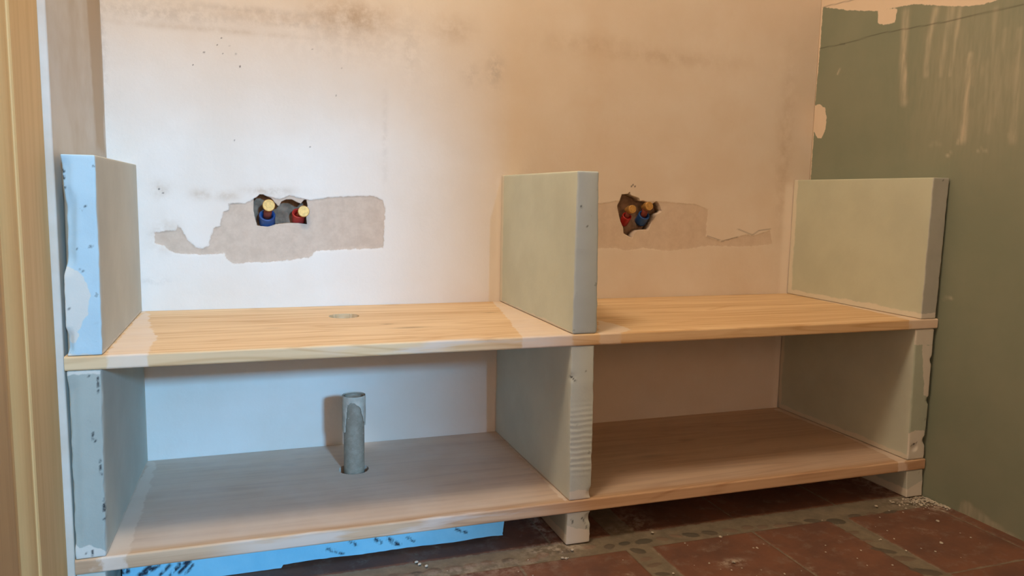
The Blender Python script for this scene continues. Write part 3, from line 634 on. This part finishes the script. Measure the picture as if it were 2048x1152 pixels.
# ------------------------------------------------------------------ grey drain pipe with a plaster crust
def drain():
    t = empty('drain_pipe', (PIPE[0], PIPE[1], 0)); R = .0205; H = .2395
    bm = bmesh.new(); zs = np.linspace(.0, H, 14)
    ring_bm(bm, [((0, 0, z), (0, 0, 1), R) for z in zs] + [((0, 0, H + .0008), (0, 0, 1), R - .0008), ((0, 0, H + .0006), (0, 0, 1), R - .0024), ((0, 0, H - .0005), (0, 0, 1), R - .003), ((0, 0, .02), (0, 0, 1), R - .003)], True, 48)
    N = NT('grey_pvc', .55, .4); p = N.co()
    c = N.mix(N.step(N.noise(p, 60, 6, .7), .35, .7), (.27, .235, .185), (.36, .32, .26)); c = N.mix(N.step(N.noise(p, 150, 3), .68, .74), c, (.6, .58, .52)); N.bump(N.noise(p, 150, 5), .2, .0006)
    bm_obj('pipe', bm, N.out(c), t, smooth=True)
    bm = bmesh.new(); ring_bm(bm, [((0, 0, H - .012), (0, 0, 1), R - .0031), ((0, 0, H - .004), (0, 0, 1), R - .0031), ((0, 0, H - .0055), (0, 0, 1), R * .5)], True, 32)
    bm_obj('plaster_plug', bm, m_plain('plug_plaster', (.56, .50, .42), .95, .1, .3, 60, .6), t)
    # crust: shell over the top, hanging down at the sides
    th = np.linspace(0, 2 * math.pi, 97); zz = np.linspace(.14, H + .002, 70)
    T, Z = np.meshgrid(th[:-1], zz, indexing='ij'); Pp = np.stack([T.ravel(), Z.ravel()], 1)
    cam_a = math.atan2(CAM[1] - PIPE[1], CAM[0] - PIPE[0])           # direction the photograph sees
    rel = (Pp[:, 0] - cam_a + math.pi) % (2 * math.pi) - math.pi      # + is to the right
    rg = np.degrees(rel)
    nz = (fbm(np.stack([Pp[:, 0] * .03, Pp[:, 1]], 1), 90, 4) - .5) * .012
    low = np.interp(rg, [-180, -120, -88, -70, -48, -40, -33, -15, 10, 28, 40, 58, 75, 100, 140, 180], [.20, .19, .170, .168, .170, .205, .222, .227, .228, .222, .205, .190, .178, .182, .20, .20])
    keep = (Pp[:, 1] > low + nz)
    nT, nZ = len(th) - 1, len(zz); rad = R + .0004 + .0016 * fbm(np.stack([Pp[:, 0] * .2, Pp[:, 1] * 5], 1), 12, 8)
    V = np.stack([rad * np.cos(Pp[:, 0]), rad * np.sin(Pp[:, 0]), Pp[:, 1]], 1); k = keep.reshape(nT, nZ); FF = []
    for i in range(nT):
        for j in range(nZ - 1):
            i2 = (i + 1) % nT
            if k[i, j] and k[i2, j] and k[i, j + 1] and k[i2, j + 1]: FF.append((i * nZ + j, i2 * nZ + j, i2 * nZ + j + 1, i * nZ + j + 1))
    me = mesh_from('plaster_crust', V, FF, m_plain('crust_plaster', (.62, .57, .49), .9, .2, .25, 60, .5))
    bm = bmesh.new(); bm.from_mesh(me); bmesh.ops.delete(bm, geom=[v for v in bm.verts if not v.link_faces], context='VERTS'); bm.to_mesh(me); bm.free()
    o = link('plaster_crust', me, t); o['label'] = 'pale plaster crust on the grey pipe'
    md = o.modifiers.new('thick', 'SOLIDIFY'); md.thickness = .0014; md.offset = 1
    tag(t, 'grey plastic drain pipe crusted with plaster rising through the lower shelf', 'pipe')
drain()

# ------------------------------------------------------------------ capped water pipes in the wall holes
M_BRASS = m_plain('brass', (.70, .40, .13), .5, .4, .3, 120, .15, .55)
M_BLUE = m_plain('blue_plastic', (.018, .085, .30), .35, .5, .3, 60, .1)
M_RED = m_plain('red_plastic', (.42, .022, .018), .35, .5, .3, 60, .1)
M_INNER = m_plain('red_brown_pipe', (.22, .045, .03), .5, .4, .3, 60, .1)
M_DARKBLUE = m_plain('dark_blue_plastic', (.008, .02, .07), .5, .3, .2, 60, 0)
def water_pipe(sl, br, mat, rs, rb, label, ybr=-.016, lean=.35):
    """sl: pixel of the sleeve's mouth, br: pixel of the brass cap's face"""
    c = at(*sl, 1, .006); b = at(*br, 1, ybr)
    t = empty('water_pipe', (c[0], .0, c[2] - .02)); o = np.array([c[0], .0, c[2] - .02])
    ax = Vector((0, -.75, .66)).normalized()                 # sleeve leans out of the wall
    m = Vector(c - o) + Vector((0, 0, .006))
    bm = bmesh.new(); rr = []
    for i in range(9):
        k = (i - 8) * .0032; rr.append((m + ax * k, ax, rs * (1.0 if i % 2 == 0 else .93)))
    rr += [(m + ax * .0012, ax, rs * .93), (m + ax * .0006, ax, rs * .72), (m - ax * .012, ax, rs * .70)]
    ring_bm(bm, rr, True, 28); s = bm_obj('sleeve', bm, mat, t, smooth=True)
    bm = bmesh.new(); bb = Vector(b - o); back = bb + Vector((0, .020, -.002))
    p0 = m - ax * .011; r2 = rs * .52
    mid = Vector((bb.x * .4 + p0.x * .6, (p0.y + back.y) / 2 - .004, (p0.z + back.z) / 2))
    ring_bm(bm, [(p0, ax, r2), (mid, (back - p0), r2), (back, Vector((0, -.6, .8)), r2 * .9)], True, 20); bm_obj('inner_pipe', bm, M_INNER, t, smooth=True)
    bm = bmesh.new(); d = Vector((0, -1, .10)).normalized()
    ring_bm(bm, [(bb - d * .030, d, rb * .70), (bb - d * .017, d, rb * .70), (bb - d * .0165, d, rb * .98), (bb - d * .0012, d, rb), (bb - d * .0002, d, rb * .92)], True, 24)
    ring_bm(bm, [(bb - d * .001, d, rb * .5), (bb + d * .0006, d, rb * .48)], True, 6)
    bm_obj('brass_cap', bm, M_BRASS, t)
    return tag(t, label, 'pipe', 'capped water pipes in the wall')
water_pipe((534.5, 436), (537.6, 410.5), M_BLUE, .0165, .0125, 'brass-capped water pipe in a blue sleeve, in the left wall hole')
water_pipe((597, 432), (607.5, 422.5), M_RED, .0135, .0118, 'brass-capped water pipe in a red sleeve, in the left wall hole')
water_pipe((1254, 437), (1265.6, 418), M_RED, .0118, .0100, 'brass-capped water pipe in a red sleeve, in the right wall hole')
water_pipe((1288, 435), (1299, 412), M_BLUE, .0145, .0105, 'brass-capped water pipe in a blue sleeve, in the right wall hole')

# ------------------------------------------------------------------ crumbs and lumps
M_CRUMB = m_plain('crumb_plaster', (.60, .55, .47), .95, .1, .25, 60, .6)
def chunks(name, items, label):
    bm = bmesh.new()
    for x, y, z, s in items:
        r = bmesh.ops.create_icosphere(bm, subdivisions=1, radius=s)
        q = Matrix.Rotation(random.random() * 6, 3, 'Z') @ Matrix.Rotation(random.random() * 6, 3, 'X')
        for v in r['verts']:
            co = q @ (v.co * random.uniform(.7, 1.25)); v.co = Vector((co.x + x, co.y + y, max(co.z * .6 + z + s * .4, .0006)))
    o = bm_obj(name, bm, M_CRUMB); tag(o, label, 'debris', None, 'stuff'); return o
it = []
for _ in range(320):
    c = at(random.gauss(1845, 26), random.gauss(1000, 7), 2, 0)
    if c[0] < WR - .006 and c[1] < -D - .004: it.append((c[0], c[1], 0, random.uniform(.0007, .0028)))
for _ in range(110):
    t = random.random(); c = at(1850 + 50 * t, 998 + 20 * t + random.gauss(0, 2), 2, 0)
    if c[0] < WR - .005 and c[1] < -D - .004: it.append((c[0], c[1], 0, random.uniform(.001, .0034)))
chunks('plaster_crumbs', it, 'white plaster crumbs on the floor around the foot at the green wall')
it = []
for _ in range(70):
    x, y = random.uniform(.55, 1.62), random.uniform(-.70, -.45)
    it.append((x, y, 0, random.uniform(.0008, .0024)))
for u, v in [(1140,1096),(1125,1117),(1132,1118),(830,1120),(836,1124),(850,1128),(1440,1075),(1467,1126),(1300,1062),(1875,1043),(1882,1087),(1730,970),(1745,1010),(1830,1003)]:
    c = at(u, v, 2, 0)
    if c[1] < -D - .004 or c[1] < -.39: it.append((c[0], c[1] - (.0 if c[1] < -.45 else .01), 0, .0038))
chunks('plaster_specks', it, 'small pale plaster specks scattered over the terracotta tiles')
c = at(250, 1150, 2, 0.012)
bm = bmesh.new(); r = bmesh.ops.create_icosphere(bm, subdivisions=2, radius=.016)
for v in r['verts']:
    v.co = v.co * random.uniform(.82, 1.15); v.co.z = max(v.co.z, -.009)
o = bm_obj('brick_chip', bm, m_plain('orange_brick', (.62, .36, .17), .9, .1, .3, 60, .6), None, (c[0], -.41, .0095))
tag(o, 'orange rubble chip on the floor under the left end of the lower shelf', 'debris')
